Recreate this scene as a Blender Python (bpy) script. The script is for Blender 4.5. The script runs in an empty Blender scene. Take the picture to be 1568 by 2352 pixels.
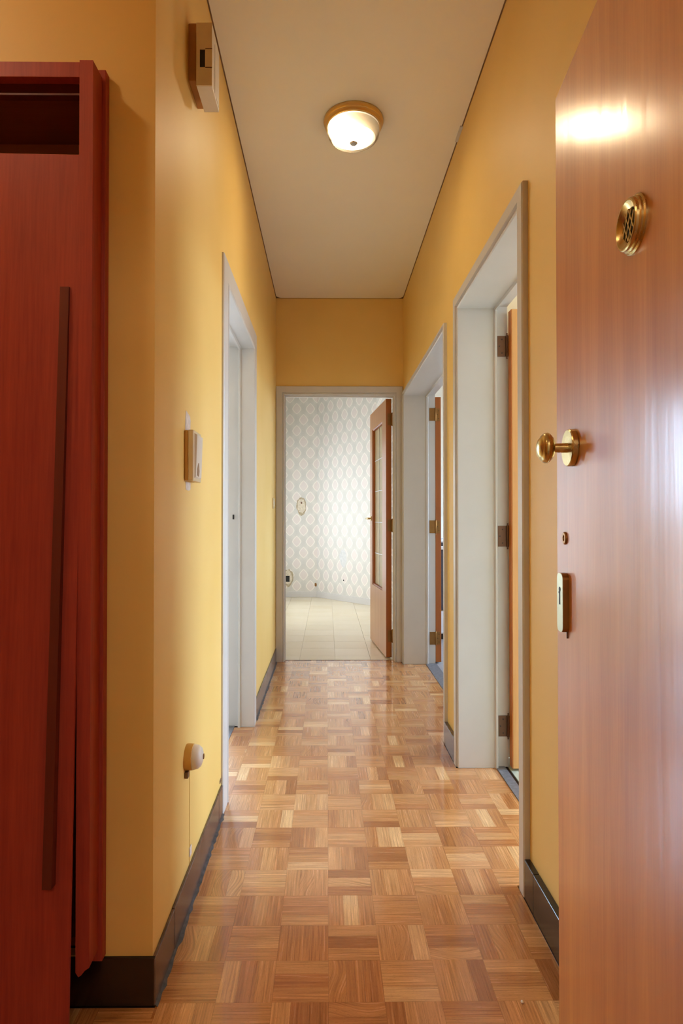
import bpy, math, random
from math import radians as R, sin, cos, pi
from mathutils import Vector, Matrix

# ------------------------------------------------------------------ camera, world, lamps, exposure
SC = bpy.context.scene
COL = SC.collection
CAM_H = 1.052
cd = bpy.data.cameras.new('camera'); cam = bpy.data.objects.new('camera', cd); COL.objects.link(cam)
cam.location = (0, 0, CAM_H)
cam.rotation_euler = (R(90 + .625), 0, R(-.5))
cd.sensor_width = 36; cd.lens = 36 * 1375 / 2352; cd.sensor_fit = 'AUTO'
cd.shift_x = 21 / 2352; cd.clip_start = .02
SC.camera = cam
SC.view_settings.view_transform = 'Standard'; SC.view_settings.look = 'None'
SC.view_settings.gamma = 1; SC.view_settings.use_curve_mapping = False
SC.view_settings.exposure = 0.02
SC.cycles.use_denoising = True
SC.cycles.max_bounces = 10; SC.cycles.diffuse_bounces = 7; SC.cycles.glossy_bounces = 4
SC.cycles.sample_clamp_indirect = 6
SC.cycles.caustics_reflective = False; SC.cycles.caustics_refractive = False

def lin(c):
    c = c / 255
    return c / 12.92 if c <= .04045 else ((c + .055) / 1.055) ** 2.4
def rgb(r, g, b): return (lin(r), lin(g), lin(b), 1)

SKY_STRENGTH = 32
w = bpy.data.worlds.new('sky'); SC.world = w; w.use_nodes = True
nt = w.node_tree; nt.nodes.clear()
tc = nt.nodes.new('ShaderNodeTexCoord'); sp = nt.nodes.new('ShaderNodeSeparateXYZ')
cr = nt.nodes.new('ShaderNodeValToRGB'); bg = nt.nodes.new('ShaderNodeBackground'); wo = nt.nodes.new('ShaderNodeOutputWorld')
nt.links.new(tc.outputs['Generated'], sp.inputs[0]); nt.links.new(sp.outputs['Z'], cr.inputs[0])
cr.color_ramp.elements[0].position = 0; cr.color_ramp.elements[0].color = (.26, .28, .30, 1)
cr.color_ramp.elements[1].position = 1; cr.color_ramp.elements[1].color = (.46, .66, 1, 1)
e = cr.color_ramp.elements.new(.02); e.color = (.56, .77, 1, 1)
nt.links.new(cr.outputs[0], bg.inputs[0]); bg.inputs[1].default_value = SKY_STRENGTH
nt.links.new(bg.outputs[0], wo.inputs[0])

def area(name, loc, rot, sx, sy, power=0, color=(1, 1, 1), portal=False):
    l = bpy.data.lights.new(name, 'AREA'); l.shape = 'RECTANGLE'; l.size = sx; l.size_y = sy
    l.energy = power; l.color = color; l.cycles.is_portal = portal
    o = bpy.data.objects.new(name, l); COL.objects.link(o); o.location = loc; o.rotation_euler = rot
    return o
def point(name, loc, power, color, rad):
    l = bpy.data.lights.new(name, 'POINT'); l.energy = power; l.color = color; l.shadow_soft_size = rad
    o = bpy.data.objects.new(name, l); COL.objects.link(o); o.location = loc
    return o
# windows of the rooms off the corridor (openings, daylight comes through)
WIN_FAR = (-.78, 5.80, 7.60, .20, 2.00)      # x, y0, y1, z0, z1
WIN_B = (3.20, 1.45, 2.50, .45, 2.2)
WIN_A = (3.20, 3.9, 5.1, .9, 2.2)
WIN_C = (5.40, -2.80, -1.05, .06, 2.05)      # balcony window in the wall facing back (y, x0, x1, z0, z1)
for n, (x, y0, y1, z0, z1) in (('far', WIN_FAR), ('b', WIN_B), ('a', WIN_A)):
    area('portal_' + n, (x + (.02 if x < 0 else -.02), (y0 + y1) / 2, (z0 + z1) / 2), (0, R(-90) if x < 0 else R(90), 0), z1 - z0, y1 - y0, portal=True)
area('portal_c', ((WIN_C[1] + WIN_C[2]) / 2, WIN_C[0] - .02, (WIN_C[3] + WIN_C[4]) / 2), (R(90), 0, R(180)), WIN_C[2] - WIN_C[1], WIN_C[4] - WIN_C[3], portal=True)
LAMP, LAMP_COLOR = 250.0, (1, .78, .49, 1)      # glow of the flush lamps' frosted bowls over the bulb
# added fill light behind the open entrance, unseen over the landing
point('landing_fill', (-.1, -1.1, 2.35), 14, (1, .86, .68), .14)

# ------------------------------------------------------------------ node helper
class NB:
    def __init__(s, mat):
        s.m = mat; mat.use_nodes = True; s.t = mat.node_tree; s.t.nodes.clear()
        s.out = s.t.nodes.new('ShaderNodeOutputMaterial')
    def n(s, typ, **kw):
        x = s.t.nodes.new(typ)
        for k, v in kw.items(): setattr(x, k, v)
        return x
    def link(s, a, b): s.t.links.new(a, b)
    def put(s, sock, v):
        if hasattr(v, 'is_output'): s.link(v, sock)
        else: sock.default_value = v
    def m2(s, op, a, b=0.0, c=None, clamp=False):
        x = s.n('ShaderNodeMath', operation=op, use_clamp=clamp)
        s.put(x.inputs[0], a); s.put(x.inputs[1], b)
        if c is not None: s.put(x.inputs[2], c)
        return x.outputs[0]
    def mix(s, f, a, b, blend='MIX'):
        x = s.n('ShaderNodeMix', data_type='RGBA', blend_type=blend)
        s.put(x.inputs[0], f); s.put(x.inputs[6], a); s.put(x.inputs[7], b)
        return x.outputs[2]
    def vec(s, x, y, z=0.0):
        c = s.n('ShaderNodeCombineXYZ'); s.put(c.inputs[0], x); s.put(c.inputs[1], y); s.put(c.inputs[2], z)
        return c.outputs[0]
    def coord(s, kind='Object'): return s.n('ShaderNodeTexCoord').outputs[kind]
    def sep(s, v):
        x = s.n('ShaderNodeSeparateXYZ'); s.link(v, x.inputs[0]); return x.outputs[0], x.outputs[1], x.outputs[2]
    def mapping(s, v, scale=(1, 1, 1), loc=(0, 0, 0)):
        x = s.n('ShaderNodeMapping'); s.link(v, x.inputs[0]); x.inputs['Scale'].default_value = scale; x.inputs['Location'].default_value = loc
        return x.outputs[0]
    def noise(s, v, scale, detail=3, rough=.5, dist=0.0):
        x = s.n('ShaderNodeTexNoise'); s.link(v, x.inputs['Vector']); x.inputs['Scale'].default_value = scale
        x.inputs['Detail'].default_value = detail; x.inputs['Roughness'].default_value = rough; x.inputs['Distortion'].default_value = dist
        return x.outputs[0]
    def ramp(s, f, stops):
        x = s.n('ShaderNodeValToRGB'); s.link(f, x.inputs[0]); el = x.color_ramp.elements
        while len(el) < len(stops): el.new(.5)
        for e, (p, c) in zip(el, stops): e.position = p; e.color = c
        return x.outputs[0]
    def bump(s, h, strength, dist=.001):
        x = s.n('ShaderNodeBump'); s.link(h, x.inputs['Height']); x.inputs['Strength'].default_value = strength; x.inputs['Distance'].default_value = dist
        return x.outputs[0]
    def bsdf(s, color, rough=.5, metal=0.0, normal=None, coat=0.0, coat_rough=.1, spec=.5, **kw):
        b = s.n('ShaderNodeBsdfPrincipled')
        s.put(b.inputs['Base Color'], color); s.put(b.inputs['Roughness'], rough); b.inputs['Metallic'].default_value = metal
        b.inputs['Coat Weight'].default_value = coat; b.inputs['Coat Roughness'].default_value = coat_rough
        b.inputs['Specular IOR Level'].default_value = spec
        if normal: s.link(normal, b.inputs['Normal'])
        for k, v in kw.items(): s.put(b.inputs[k], v)
        s.link(b.outputs[0], s.out.inputs[0]); return b

MATS = {}
def M(name, fn):
    m = bpy.data.materials.new(name); nb = NB(m); fn(nb); MATS[name] = m; return m

def plain(color, rough=.5, metal=0.0, spec=.5, vary=.04, scale=18, bump=0.0, coat=0.0):
    def f(n):
        v = n.coord(); k = n.noise(v, scale, 3)
        dark = tuple(c * (1 - vary * 2) for c in color[:3]) + (1,)
        light = tuple(min(1, c * (1 + vary * 2)) for c in color[:3]) + (1,)
        col = n.ramp(k, [(.3, dark), (.7, light)])
        n.bsdf(col, rough, metal, n.bump(n.noise(v, scale * 12, 2), bump) if bump else None, spec=spec, coat=coat)
    return f

WALL_YELLOW = rgb(232, 182, 92)
def f_wall(n):
    v = n.coord()
    big = n.noise(v, 2.2, 2); fine = n.noise(v, 900, 2); mid = n.noise(v, 160, 3)
    col = n.ramp(big, [(.3, rgb(229, 190, 106)), (.7, rgb(234, 197, 119))])
    h = n.m2('ADD', n.m2('MULTIPLY', fine, .4), mid)
    n.bsdf(col, .52, normal=n.bump(h, .14, .0006), spec=.42)
M('wall_yellow', f_wall)
M('white_paint', plain(rgb(202, 198, 194), .34, vary=.012, scale=6, bump=.03, spec=.45))
M('ceiling_paint', plain(rgb(240, 235, 222), .5, vary=.012, scale=1.6, bump=.02, spec=.3))
M('room_paint', plain(rgb(225, 220, 208), .7, vary=.01))
M('brown_trim', plain(rgb(118, 86, 54), .6, vary=.1, scale=30))  # brown of small fittings; also colours in the shadow gap round the ceiling
M('black_tile', plain(rgb(32, 24, 21), .22, vary=.15, scale=25, spec=.6))
M('brown_tile', plain(rgb(88, 66, 56), .25, vary=.16, scale=20, spec=.6))
M('sealant', plain(rgb(66, 60, 58), .6, vary=.3, scale=60, bump=.3))
M('threshold_stone', plain(rgb(112, 112, 118), .45, vary=.12, scale=60))
M('grout', plain(rgb(62, 42, 30), .9))
M('grey_grout', plain(rgb(178, 166, 140), .9))
M('stair_floor', plain(rgb(150, 140, 128), .4))

def f_parquet(n):
    uv = n.n('ShaderNodeUVMap').outputs[0]
    ao = n.n('ShaderNodeAttribute', attribute_type='OBJECT', attribute_name='tone').outputs['Fac']
    ag = n.n('ShaderNodeAttribute', attribute_type='GEOMETRY', attribute_name='tone').outputs['Fac']
    tone = n.m2('ADD', ao, ag)
    t2 = n.m2('FRACT', n.m2('MULTIPLY', tone, 7.31)); t3 = n.m2('FRACT', n.m2('MULTIPLY', tone, 23.7))
    x, y, z = n.sep(uv)
    x = n.m2('ADD', x, n.m2('MULTIPLY', tone, 31.0)); y = n.m2('ADD', y, n.m2('MULTIPLY', tone, 17.0))
    # the figure curves where t3 is large (flat sawn), else it runs straight
    bend = n.m2('MULTIPLY', n.m2('GREATER_THAN', t3, .90), n.m2('MULTIPLY', n.m2('SINE', n.m2('MULTIPLY', x, 30.0)), .012))
    yy = n.m2('ADD', y, bend)
    grain = n.noise(n.vec(n.m2('MULTIPLY', x, 6.0), n.m2('MULTIPLY', yy, 210.0), 0.0), 1.0, 4, .66, .12)
    pore = n.noise(n.vec(n.m2('MULTIPLY', x, 120.0), n.m2('MULTIPLY', yy, 1400.0), 3.0), 1.0, 2, .6)
    base = n.ramp(tone, [(0, rgb(170, 108, 58)), (.35, rgb(192, 132, 78)), (.7, rgb(210, 154, 98)), (1, rgb(232, 188, 134))])
    base = n.mix(n.m2('MULTIPLY', t2, .35), base, rgb(204, 136, 84))
    g = n.ramp(grain, [(.32, (.60, .54, .50, 1)), (.5, (.98, .97, .96, 1)), (.66, (1.16, 1.16, 1.14, 1))])
    col = n.mix(1.0, base, g, 'MULTIPLY')
    p = n.ramp(pore, [(.30, (.50, .42, .38, 1)), (.44, (1, 1, 1, 1))])
    blot = n.noise(n.vec(n.m2('MULTIPLY', x, 40.0), n.m2('MULTIPLY', y, 70.0), 9.0), 1.0, 3, .6)
    col = n.mix(n.m2('MULTIPLY', blot, 1.3, clamp=True), col, p, 'MULTIPLY')
    col = n.mix(n.m2('MULTIPLY', n.m2('GREATER_THAN', t2, .55), .55), col, n.ramp(n.noise(n.vec(n.m2('MULTIPLY', x, 3.0), n.m2('MULTIPLY', y, 70.0), 5.0), 1.0, 2, .5), [(.4, (.78, .72, .68, 1)), (.6, (1.1, 1.08, 1.06, 1))]), 'MULTIPLY')
    wv = n.noise(n.mapping(n.coord('Object'), (1, 1, 1)), 8, 2)
    rough = n.m2('ADD', .20, n.m2('MULTIPLY', grain, .12))
    geo = n.n('ShaderNodeNewGeometry').outputs['Position']
    wave = n.noise(geo, 9, 3, .6)
    h = n.m2('ADD', n.m2('MULTIPLY', wave, 3.0), n.m2('MULTIPLY', grain, .12))
    n.bsdf(col, rough, normal=n.bump(h, .22, .0012), spec=.5, coat=.85, coat_rough=.09)
M('parquet', f_parquet)

def f_cream(n):
    t = n.n('ShaderNodeAttribute', attribute_type='OBJECT', attribute_name='tone').outputs['Fac']
    k = n.noise(n.n('ShaderNodeNewGeometry').outputs['Position'], 5, 4)
    col = n.mix(n.m2('ADD', n.m2('MULTIPLY', t, .4), n.m2('MULTIPLY', k, .5)), rgb(222, 206, 172), rgb(236, 224, 198))
    n.bsdf(col, .16, spec=.5)
M('cream_tile', f_cream)
M('green_tile', plain(rgb(190, 196, 178), .3, vary=.06, scale=30))
M('grey_tile', plain(rgb(160, 158, 160), .3, vary=.06, scale=30))

def wood(c0, c1, rough, coat=0.0, coat_rough=.1, axis='Z', scale=1.0, bump=.05, streak=.5, spec=.5, wav=0.0):
    def f(n):
        v = n.coord()
        st = {'Z': (1, 1, .045), 'X': (.045, 1, 1), 'Y': (1, .045, 1)}[axis]
        a = n.noise(n.mapping(v, tuple(q * 26 * scale for q in st)), 1, 4, .55, .4)
        b = n.noise(n.mapping(v, tuple(q * 190 * scale for q in st)), 1, 3, .6)
        c = n.noise(n.mapping(v, (3, 3, 1.2)), 1, 2)
        k = n.m2('ADD', n.m2('MULTIPLY', a, streak), n.m2('ADD', n.m2('MULTIPLY', b, 1 - streak - .2), n.m2('MULTIPLY', c, .2)))
        col = n.ramp(k, [(.32, c0), (.68, c1)])
        h = n.m2('ADD', n.m2('MULTIPLY', b, .35), n.m2('MULTIPLY', a, .5))
        nm = n.bump(h, bump, .001)
        bs = n.bsdf(col, rough, normal=nm, coat=coat, coat_rough=coat_rough, spec=spec)
        if wav:
            wv = n.noise(n.mapping(v, (5, 5, 1.0)), 1, 2); n.link(n.bump(n.m2('ADD', wv, n.m2('MULTIPLY', a, .25)), wav, .004), bs.inputs['Coat Normal'])
    return f
M('entrance_wood', wood(rgb(180, 100, 38), rgb(214, 136, 58), .42, coat=1.0, coat_rough=.21, scale=.8, streak=.55, wav=.5, bump=.03, spec=.2))
M('cupboard_wood', wood(rgb(140, 46, 42), rgb(178, 74, 55), .48, scale=.9, streak=.4, spec=.3))
M('cupboard_batten', wood(rgb(92, 36, 24), rgb(112, 44, 28), .5, scale=.9, spec=.3))
M('cupboard_inside', wood(rgb(138, 74, 40), rgb(160, 90, 50), .6, axis='X', spec=.3))
M('door_wood', wood(rgb(200, 140, 76), rgb(220, 164, 102), .30, scale=1.2, bump=.03))
M('door_edge', wood(rgb(154, 84, 26), rgb(176, 100, 34), .4, scale=1.5))
M('door_orange', wood(rgb(184, 104, 40), rgb(206, 124, 50), .4, scale=1.5))
def brass(c, r, vary=.08):
    def f(n):
        k = n.noise(n.coord(), 45, 2)
        col = n.ramp(k, [(.3, tuple(q * (1 - vary) for q in c[:3]) + (1,)), (.65, c)])
        n.bsdf(col, n.m2('ADD', r, n.m2('MULTIPLY', k, .06)), 1.0)
    return f
M('brass', brass(rgb(204, 180, 124), .24, .03)); M('old_brass', brass(rgb(150, 108, 62), .34)); M('dark_bronze', brass(rgb(112, 84, 68), .4))
M('lamp_brass', brass(rgb(224, 190, 126), .3, .03))
M('steel', brass(rgb(176, 172, 168), .3)); M('silver_came', brass(rgb(186, 186, 182), .35))
M('satin_plate', brass(rgb(196, 196, 170), .3))
M('black', plain(rgb(20, 16, 12), .6)); M('screw_dark', plain(rgb(40, 22, 16), .5))
M('beige_plastic', plain(rgb(214, 196, 158), .4, vary=.03)); M('white_plastic', plain(rgb(220, 210, 198), .35, vary=.02))
M('yellowed_plastic', plain(rgb(196, 150, 72), .45, vary=.06)); M('brown_plastic', plain(rgb(178, 122, 66), .5, vary=.05))
M('plaster', plain(rgb(214, 202, 196), .8, vary=.08, scale=70, bump=.2))
M('raw_plaster', plain(rgb(210, 198, 176), .9, vary=.1, scale=60, bump=.4)); M('torn_edge', plain(rgb(172, 156, 128), .9, vary=.2, scale=90, bump=.5))
M('grey_stain', plain(rgb(204, 203, 200), .9, vary=.05, scale=40))
M('white_enamel', plain(rgb(224, 226, 230), .25, vary=.01)); M('dark_enamel', plain(rgb(60, 58, 68), .2)); M('crumb', plain(rgb(240, 232, 220), .6))

def f_glassdoor(n):
    x, y, z = n.sep(n.coord())
    st = n.m2('SINE', n.m2('MULTIPLY', x, 150.0)); k = n.noise(n.coord(), 40, 3)
    f = n.m2('ADD', n.m2('MULTIPLY', st, .25), n.m2('ADD', .25, n.m2('MULTIPLY', k, .5)))
    col = n.mix(f, rgb(222, 206, 148), rgb(246, 234, 200))
    n.bsdf(col, .18, spec=.6, normal=n.bump(k, .15, .001), **{'Transmission Weight': .12})
M('yellow_glass', f_glassdoor)

def f_dome(n, boost=1.0):
    # frosted glass lit from inside by an off-centre bulb: white-hot over the bulb, faint towards the far rim
    p = n.coord(); x, y, z = n.sep(p)
    dx = n.m2('ADD', x, .024); dy = n.m2('ADD', y, .006); dz = n.m2('ADD', z, .050)
    d = n.m2('SQRT', n.m2('ADD', n.m2('MULTIPLY', dz, dz), n.m2('ADD', n.m2('MULTIPLY', dx, dx), n.m2('MULTIPLY', dy, dy))))
    g = n.m2('EXPONENT', n.m2('MULTIPLY', n.m2('POWER', n.m2('DIVIDE', d, .046), 2.0), -1.0))
    g2 = n.m2('EXPONENT', n.m2('MULTIPLY', n.m2('POWER', n.m2('DIVIDE', d, .085), 3.0), -1.0))
    k = n.noise(n.mapping(p, (60, 60, 60)), 1, 3, .6, 1.5)
    s = n.m2('ADD', n.m2('MULTIPLY', g, LAMP * boost), n.m2('ADD', .32, n.m2('MULTIPLY', g2, .9)))
    s = n.m2('MULTIPLY', s, n.m2('ADD', .85, n.m2('MULTIPLY', k, .3)))
    b = n.bsdf(rgb(226, 212, 190), .2, spec=.5)
    b.inputs['Emission Color'].default_value = LAMP_COLOR; n.link(s, b.inputs['Emission Strength'])
M('lit_glass', f_dome); M('lit_glass_entry', lambda n: f_dome(n, 1.9))
def f_clear(n):
    b = n.bsdf(rgb(235, 225, 210), .12, spec=.5, **{'Transmission Weight': .8})
M('clear_glass', f_clear)

def f_diffuser(n):  # translucent sheet that dims and spreads the far room's daylight
    a = n.n('ShaderNodeBsdfTranslucent'); a.inputs[0].default_value = (.46, .40, .34, 1)
    b = n.n('ShaderNodeBsdfDiffuse'); b.inputs[0].default_value = (.5, .5, .48, 1)
    m = n.n('ShaderNodeMixShader'); m.inputs[0].default_value = .1; n.link(a.outputs[0], m.inputs[1]); n.link(b.outputs[0], m.inputs[2]); n.link(m.outputs[0], n.out.inputs[0])
M('light_diffuser', f_diffuser)

def f_wallpaper(n):
    x, y, z = n.sep(n.coord())
    PX, PZ = .1825, .297
    def cell(ox, oz):
        u = n.m2('MULTIPLY', n.m2('SUBTRACT', n.m2('FRACT', n.m2('ADD', n.m2('DIVIDE', x, PX), ox)), .5), PX)
        v = n.m2('MULTIPLY', n.m2('SUBTRACT', n.m2('FRACT', n.m2('ADD', n.m2('DIVIDE', z, PZ), oz)), .5), PZ)
        au = n.m2('ABSOLUTE', u)
        up = n.m2('MAXIMUM', v, 0.0); dn = n.m2('MAXIMUM', n.m2('MULTIPLY', v, -1.0), 0.0)
        # half width: rounded below, pointed above
        wu = n.m2('SUBTRACT', 1.0, n.m2('POWER', n.m2('DIVIDE', up, .078), 1.5))
        wd = n.m2('SUBTRACT', 1.0, n.m2('POWER', n.m2('DIVIDE', dn, .072), 1.6))
        wdt = n.m2('MULTIPLY', n.m2('MULTIPLY', wu, wd), .059)
        return n.m2('SUBTRACT', wdt, au), au, v
    fa, aua, va = cell(0.0, 0.0); fb, aub, vb = cell(.5, .5)
    f = n.m2('MAXIMUM', fa, fb)
    inside = n.m2('GREATER_THAN', f, 0.0)
    k = n.noise(n.coord(), 75, 4, .65); k2 = n.noise(n.coord(), 6, 2)
    ring = n.m2('SUBTRACT', 1.0, n.m2('DIVIDE', n.m2('ABSOLUTE', n.m2('SUBTRACT', f, .004)), .0105), clamp=True)
    ring = n.m2('MULTIPLY', n.m2('MULTIPLY', ring, n.m2('GREATER_THAN', f, -.0045)), n.m2('ADD', .75, n.m2('MULTIPLY', k, .4)), clamp=True)
    # diagonal leafy lattice between the medallions
    lat = n.m2('ABSOLUTE', n.m2('SINE', n.m2('ADD', n.m2('MULTIPLY', x, pi / PX), n.m2('MULTIPLY', z, pi / PZ))))
    lat2 = n.m2('ABSOLUTE', n.m2('SINE', n.m2('SUBTRACT', n.m2('MULTIPLY', x, pi / PX), n.m2('MULTIPLY', z, pi / PZ))))
    lt = n.m2('MULTIPLY', n.m2('ADD', lat, lat2), .5)
    ground = n.mix(n.m2('MULTIPLY', n.m2('ADD', lt, n.m2('SUBTRACT', k, .4)), .8, clamp=True), rgb(222, 216, 206), rgb(198, 195, 187))
    heart = n.mix(n.m2('MULTIPLY', n.m2('ADD', k, k2), .55, clamp=True), rgb(218, 212, 203), rgb(216, 202, 196))
    col = n.mix(inside, ground, heart)
    col = n.mix(ring, col, rgb(238, 232, 221))
    n.bsdf(col, .75, spec=.25, normal=n.bump(n.m2('ADD', ring, n.m2('MULTIPLY', k, .5)), .25, .001))
M('wallpaper', f_wallpaper)

# ------------------------------------------------------------------ mesh helpers
class MB:
    def __init__(s): s.v = []; s.f = []; s.sm = []; s.mi = []
    def add(s, vs, fs, smooth=False, mi=0):
        o = len(s.v); s.v += [tuple(p) for p in vs]; s.f += [tuple(i + o for i in f) for f in fs]
        s.sm += [smooth] * len(fs); s.mi += [mi] * len(fs); return s
    def box(s, x0, x1, y0, y1, z0, z1, bev=0.0, mi=0):
        if x1 < x0: x0, x1 = x1, x0
        if y1 < y0: y0, y1 = y1, y0
        if z1 < z0: z0, z1 = z1, z0
        if not bev:
            vs = [(x, y, z) for z in (z0, z1) for y in (y0, y1) for x in (x0, x1)]
            return s.add(vs, [(0, 2, 3, 1), (4, 5, 7, 6), (0, 1, 5, 4), (2, 6, 7, 3), (0, 4, 6, 2), (1, 3, 7, 5)], mi=mi)
        b = min(bev, (x1 - x0) / 2.01, (y1 - y0) / 2.01, (z1 - z0) / 2.01)
        import bmesh
        bm = bmesh.new(); bmesh.ops.create_cube(bm, size=1)
        for v in bm.verts: v.co = Vector(((x0 + x1) / 2 + v.co.x * (x1 - x0), (y0 + y1) / 2 + v.co.y * (y1 - y0), (z0 + z1) / 2 + v.co.z * (z1 - z0)))
        bmesh.ops.bevel(bm, geom=bm.edges[:], offset=b, segments=2, profile=.5, affect='EDGES')
        bm.verts.index_update(); s.add([v.co[:] for v in bm.verts], [[v.index for v in f.verts] for f in bm.faces], mi=mi); bm.free(); return s
    def lathe(s, prof, seg=32, mat=None, smooth=True, closed=False):
        """prof: (r, h) along +Z; mat: Matrix placing it"""
        n = len(prof); vs = []; fs = []
        for i in range(seg):
            a = 2 * pi * i / seg
            for r, h in prof: vs.append((r * cos(a), r * sin(a), h))
        for i in range(seg):
            j = (i + 1) % seg
            for k in range(n - 1 if not closed else n):
                l = (k + 1) % n; fs.append((i * n + k, j * n + k, j * n + l, i * n + l))
        if not closed:
            if prof[0][0] > 1e-6: fs.append(tuple(i * n for i in range(seg))[::-1])
            if prof[-1][0] > 1e-6: fs.append(tuple(i * n + n - 1 for i in range(seg)))
        if mat is not None: vs = [tuple(mat @ Vector(p)) for p in vs]
        return s.add(vs, fs, smooth)
    def prism(s, pts, z0, z1, mat=None):
        n = len(pts); vs = [(x, y, z0) for x, y in pts] + [(x, y, z1) for x, y in pts]
        fs = [tuple(range(n))[::-1], tuple(range(n, 2 * n))] + [(i, (i + 1) % n, n + (i + 1) % n, n + i) for i in range(n)]
        if mat is not None: vs = [tuple(mat @ Vector(p)) for p in vs]
        return s.add(vs, fs)
    def build(s, name, mat, parent=None, label=None, cat=None, kind=None, group=None, loc=(0, 0, 0), weld=True):
        me = bpy.data.meshes.new(name); me.from_pydata(s.v, [], s.f)
        for p, sm, mi in zip(me.polygons, s.sm, s.mi): p.use_smooth = sm; p.material_index = mi
        import bmesh
        bm = bmesh.new(); bm.from_mesh(me)
        if weld: bmesh.ops.remove_doubles(bm, verts=bm.verts, dist=1e-6)
        bmesh.ops.recalc_face_normals(bm, faces=bm.faces); bm.to_mesh(me); bm.free()
        if any(s.sm):
            me.set_sharp_from_angle(angle=R(38))
        for m in (mat if isinstance(mat, (list, tuple)) else [mat]): me.materials.append(MATS[m])
        o = bpy.data.objects.new(name, me); COL.objects.link(o); o.location = loc
        if parent: o.parent = parent
        return tag(o, label, cat, kind, group)
def tag(o, label=None, cat=None, kind=None, group=None):
    if label: o['label'] = label
    if cat: o['category'] = cat
    if kind: o['kind'] = kind
    if group: o['group'] = group
    return o
def empty(name, loc=(0, 0, 0), label=None, cat=None, kind=None, group=None, rz=0.0, parent=None):
    o = bpy.data.objects.new(name, None); COL.objects.link(o); o.location = loc; o.rotation_euler.z = rz; o.empty_display_size = .05
    if parent: o.parent = parent
    return tag(o, label, cat, kind, group)
def slab(axis, p0, p1, a0, a1, z0, z1, holes=()):
    """a wall with openings, one connected mesh. axis 'x': thickness p0..p1 in x, runs along y"""
    A = sorted({a0, a1, *[h[0] for h in holes], *[h[1] for h in holes]}); Z = sorted({z0, z1, *[h[2] for h in holes], *[h[3] for h in holes]})
    A = [a for a in A if a0 <= a <= a1]; Z = [z for z in Z if z0 <= z <= z1]
    solid = lambda i, j: 0 <= i < len(A) - 1 and 0 <= j < len(Z) - 1 and not any(h[0] < (A[i] + A[i + 1]) / 2 < h[1] and h[2] < (Z[j] + Z[j + 1]) / 2 < h[3] for h in holes)
    mb = MB(); P = (lambda a, p, z: (p, a, z)) if axis == 'x' else (lambda a, p, z: (a, p, z))
    for i in range(len(A) - 1):
        for j in range(len(Z) - 1):
            if not solid(i, j): continue
            b0, b1, c0, c1 = A[i], A[i + 1], Z[j], Z[j + 1]
            for p in (p0, p1): mb.add([P(b0, p, c0), P(b1, p, c0), P(b1, p, c1), P(b0, p, c1)], [(0, 1, 2, 3)])
            for ok, q in ((solid(i - 1, j), (b0, b0, c0, c1)), (solid(i + 1, j), (b1, b1, c0, c1)), (solid(i, j - 1), (b0, b1, c0, c0)), (solid(i, j + 1), (b0, b1, c1, c1))):
                if ok: continue
                if q[0] == q[1]: mb.add([P(q[0], p0, q[2]), P(q[0], p1, q[2]), P(q[0], p1, q[3]), P(q[0], p0, q[3])], [(0, 1, 2, 3)])
                else: mb.add([P(q[0], p0, q[2]), P(q[1], p0, q[2]), P(q[1], p1, q[2]), P(q[0], p1, q[2])], [(0, 1, 2, 3)])
    return mb
def sweep(axis, p, sgn, a0, a1, z1, prof, z0=0.0):
    """a profile (w outward from the opening, d out of the wall face) run up, across and down the opening with mitres"""
    mb = MB(); rings = []
    for k in range(4):
        ring = []
        for w_, d in prof:
            a = (a0 - w_) if k < 2 else (a1 + w_); z = z0 if k in (0, 3) else z1 + w_
            q = p + sgn * d
            ring.append((q, a, z) if axis == 'x' else (a, q, z))
        rings.append(ring)
    n = len(prof); vs = [v for r in rings for v in r]
    fs = [(k * n + i, k * n + (i + 1) % n, (k + 1) * n + (i + 1) % n, (k + 1) * n + i) for k in range(3) for i in range(n)]
    fs += [tuple(range(n)), tuple(range(3 * n, 4 * n))]
    return mb.add(vs, fs)
def casing_prof(W, t=.018):
    return [(0, -.004), (0, .008), (.003, .012), (.007, .012), (.010, .007), (.013, .007), (.016, t), (W - .004, t), (W, t - .004), (W, -.004)]

# ------------------------------------------------------------------ structure
XL, XR, YF, YE, ZC = -.378, .563, 1.312, 4.41, 2.681
TL, TR = .13, .205                                 # wall thickness behind the faces
LD = (2.24, 3.035, 1.915)                          # left door opening y0, y1, z
BD = (1.722, 2.53, 1.945)                          # near right
AD = (2.828, 4.33, 1.945)                          # far right
ED = (-.315, .495, 1.965)                          # end door x0, x1, z
def struct(mb, name, mat, label, cat, **k): return mb.build(name, mat, label=label, cat=cat, kind='structure', **k)
struct(slab('x', XL - .13, XL, YF + .022, YE, 0, ZC + .05, [(LD[0] - .02, LD[1] + .02, -1, LD[2] + .02)]), 'wall_left', 'wall_yellow', 'long yellow corridor wall on the left with the chime box and switch', 'wall')
struct(slab('x', XR, XR + TR, .2, YE + .12, 0, ZC + .05, [(BD[0] - .02, BD[1] + .02, -1, BD[2] + .02), (AD[0] - .02, AD[1] + .02, -1, AD[2] + .02)]), 'wall_right', 'wall_yellow', 'yellow corridor wall on the right with two white framed doorways', 'wall')
struct(slab('y', YE, YE + .12, XL - .13, XR, 0, ZC + .05, [(ED[0] - .01, ED[1] + .01, -1, ED[2] + .01)]), 'wall_back', 'wall_yellow', 'ochre end wall above the doorway to the papered room', 'wall')
struct(slab('y', YF, YF + .022, -1.62, XL, 0, ZC + .05, [(-1.50, -.535, .106, 2.022)]), 'wall_front_left', 'wall_yellow', 'yellow wall return beside and above the red cupboard', 'wall')
struct(slab('x', -1.74, -1.62, .2, 1.95, 0, ZC + .05), 'wall_entry_left', 'wall_yellow', 'yellow wall closing the entry hall beyond the cupboard', 'wall')
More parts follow.
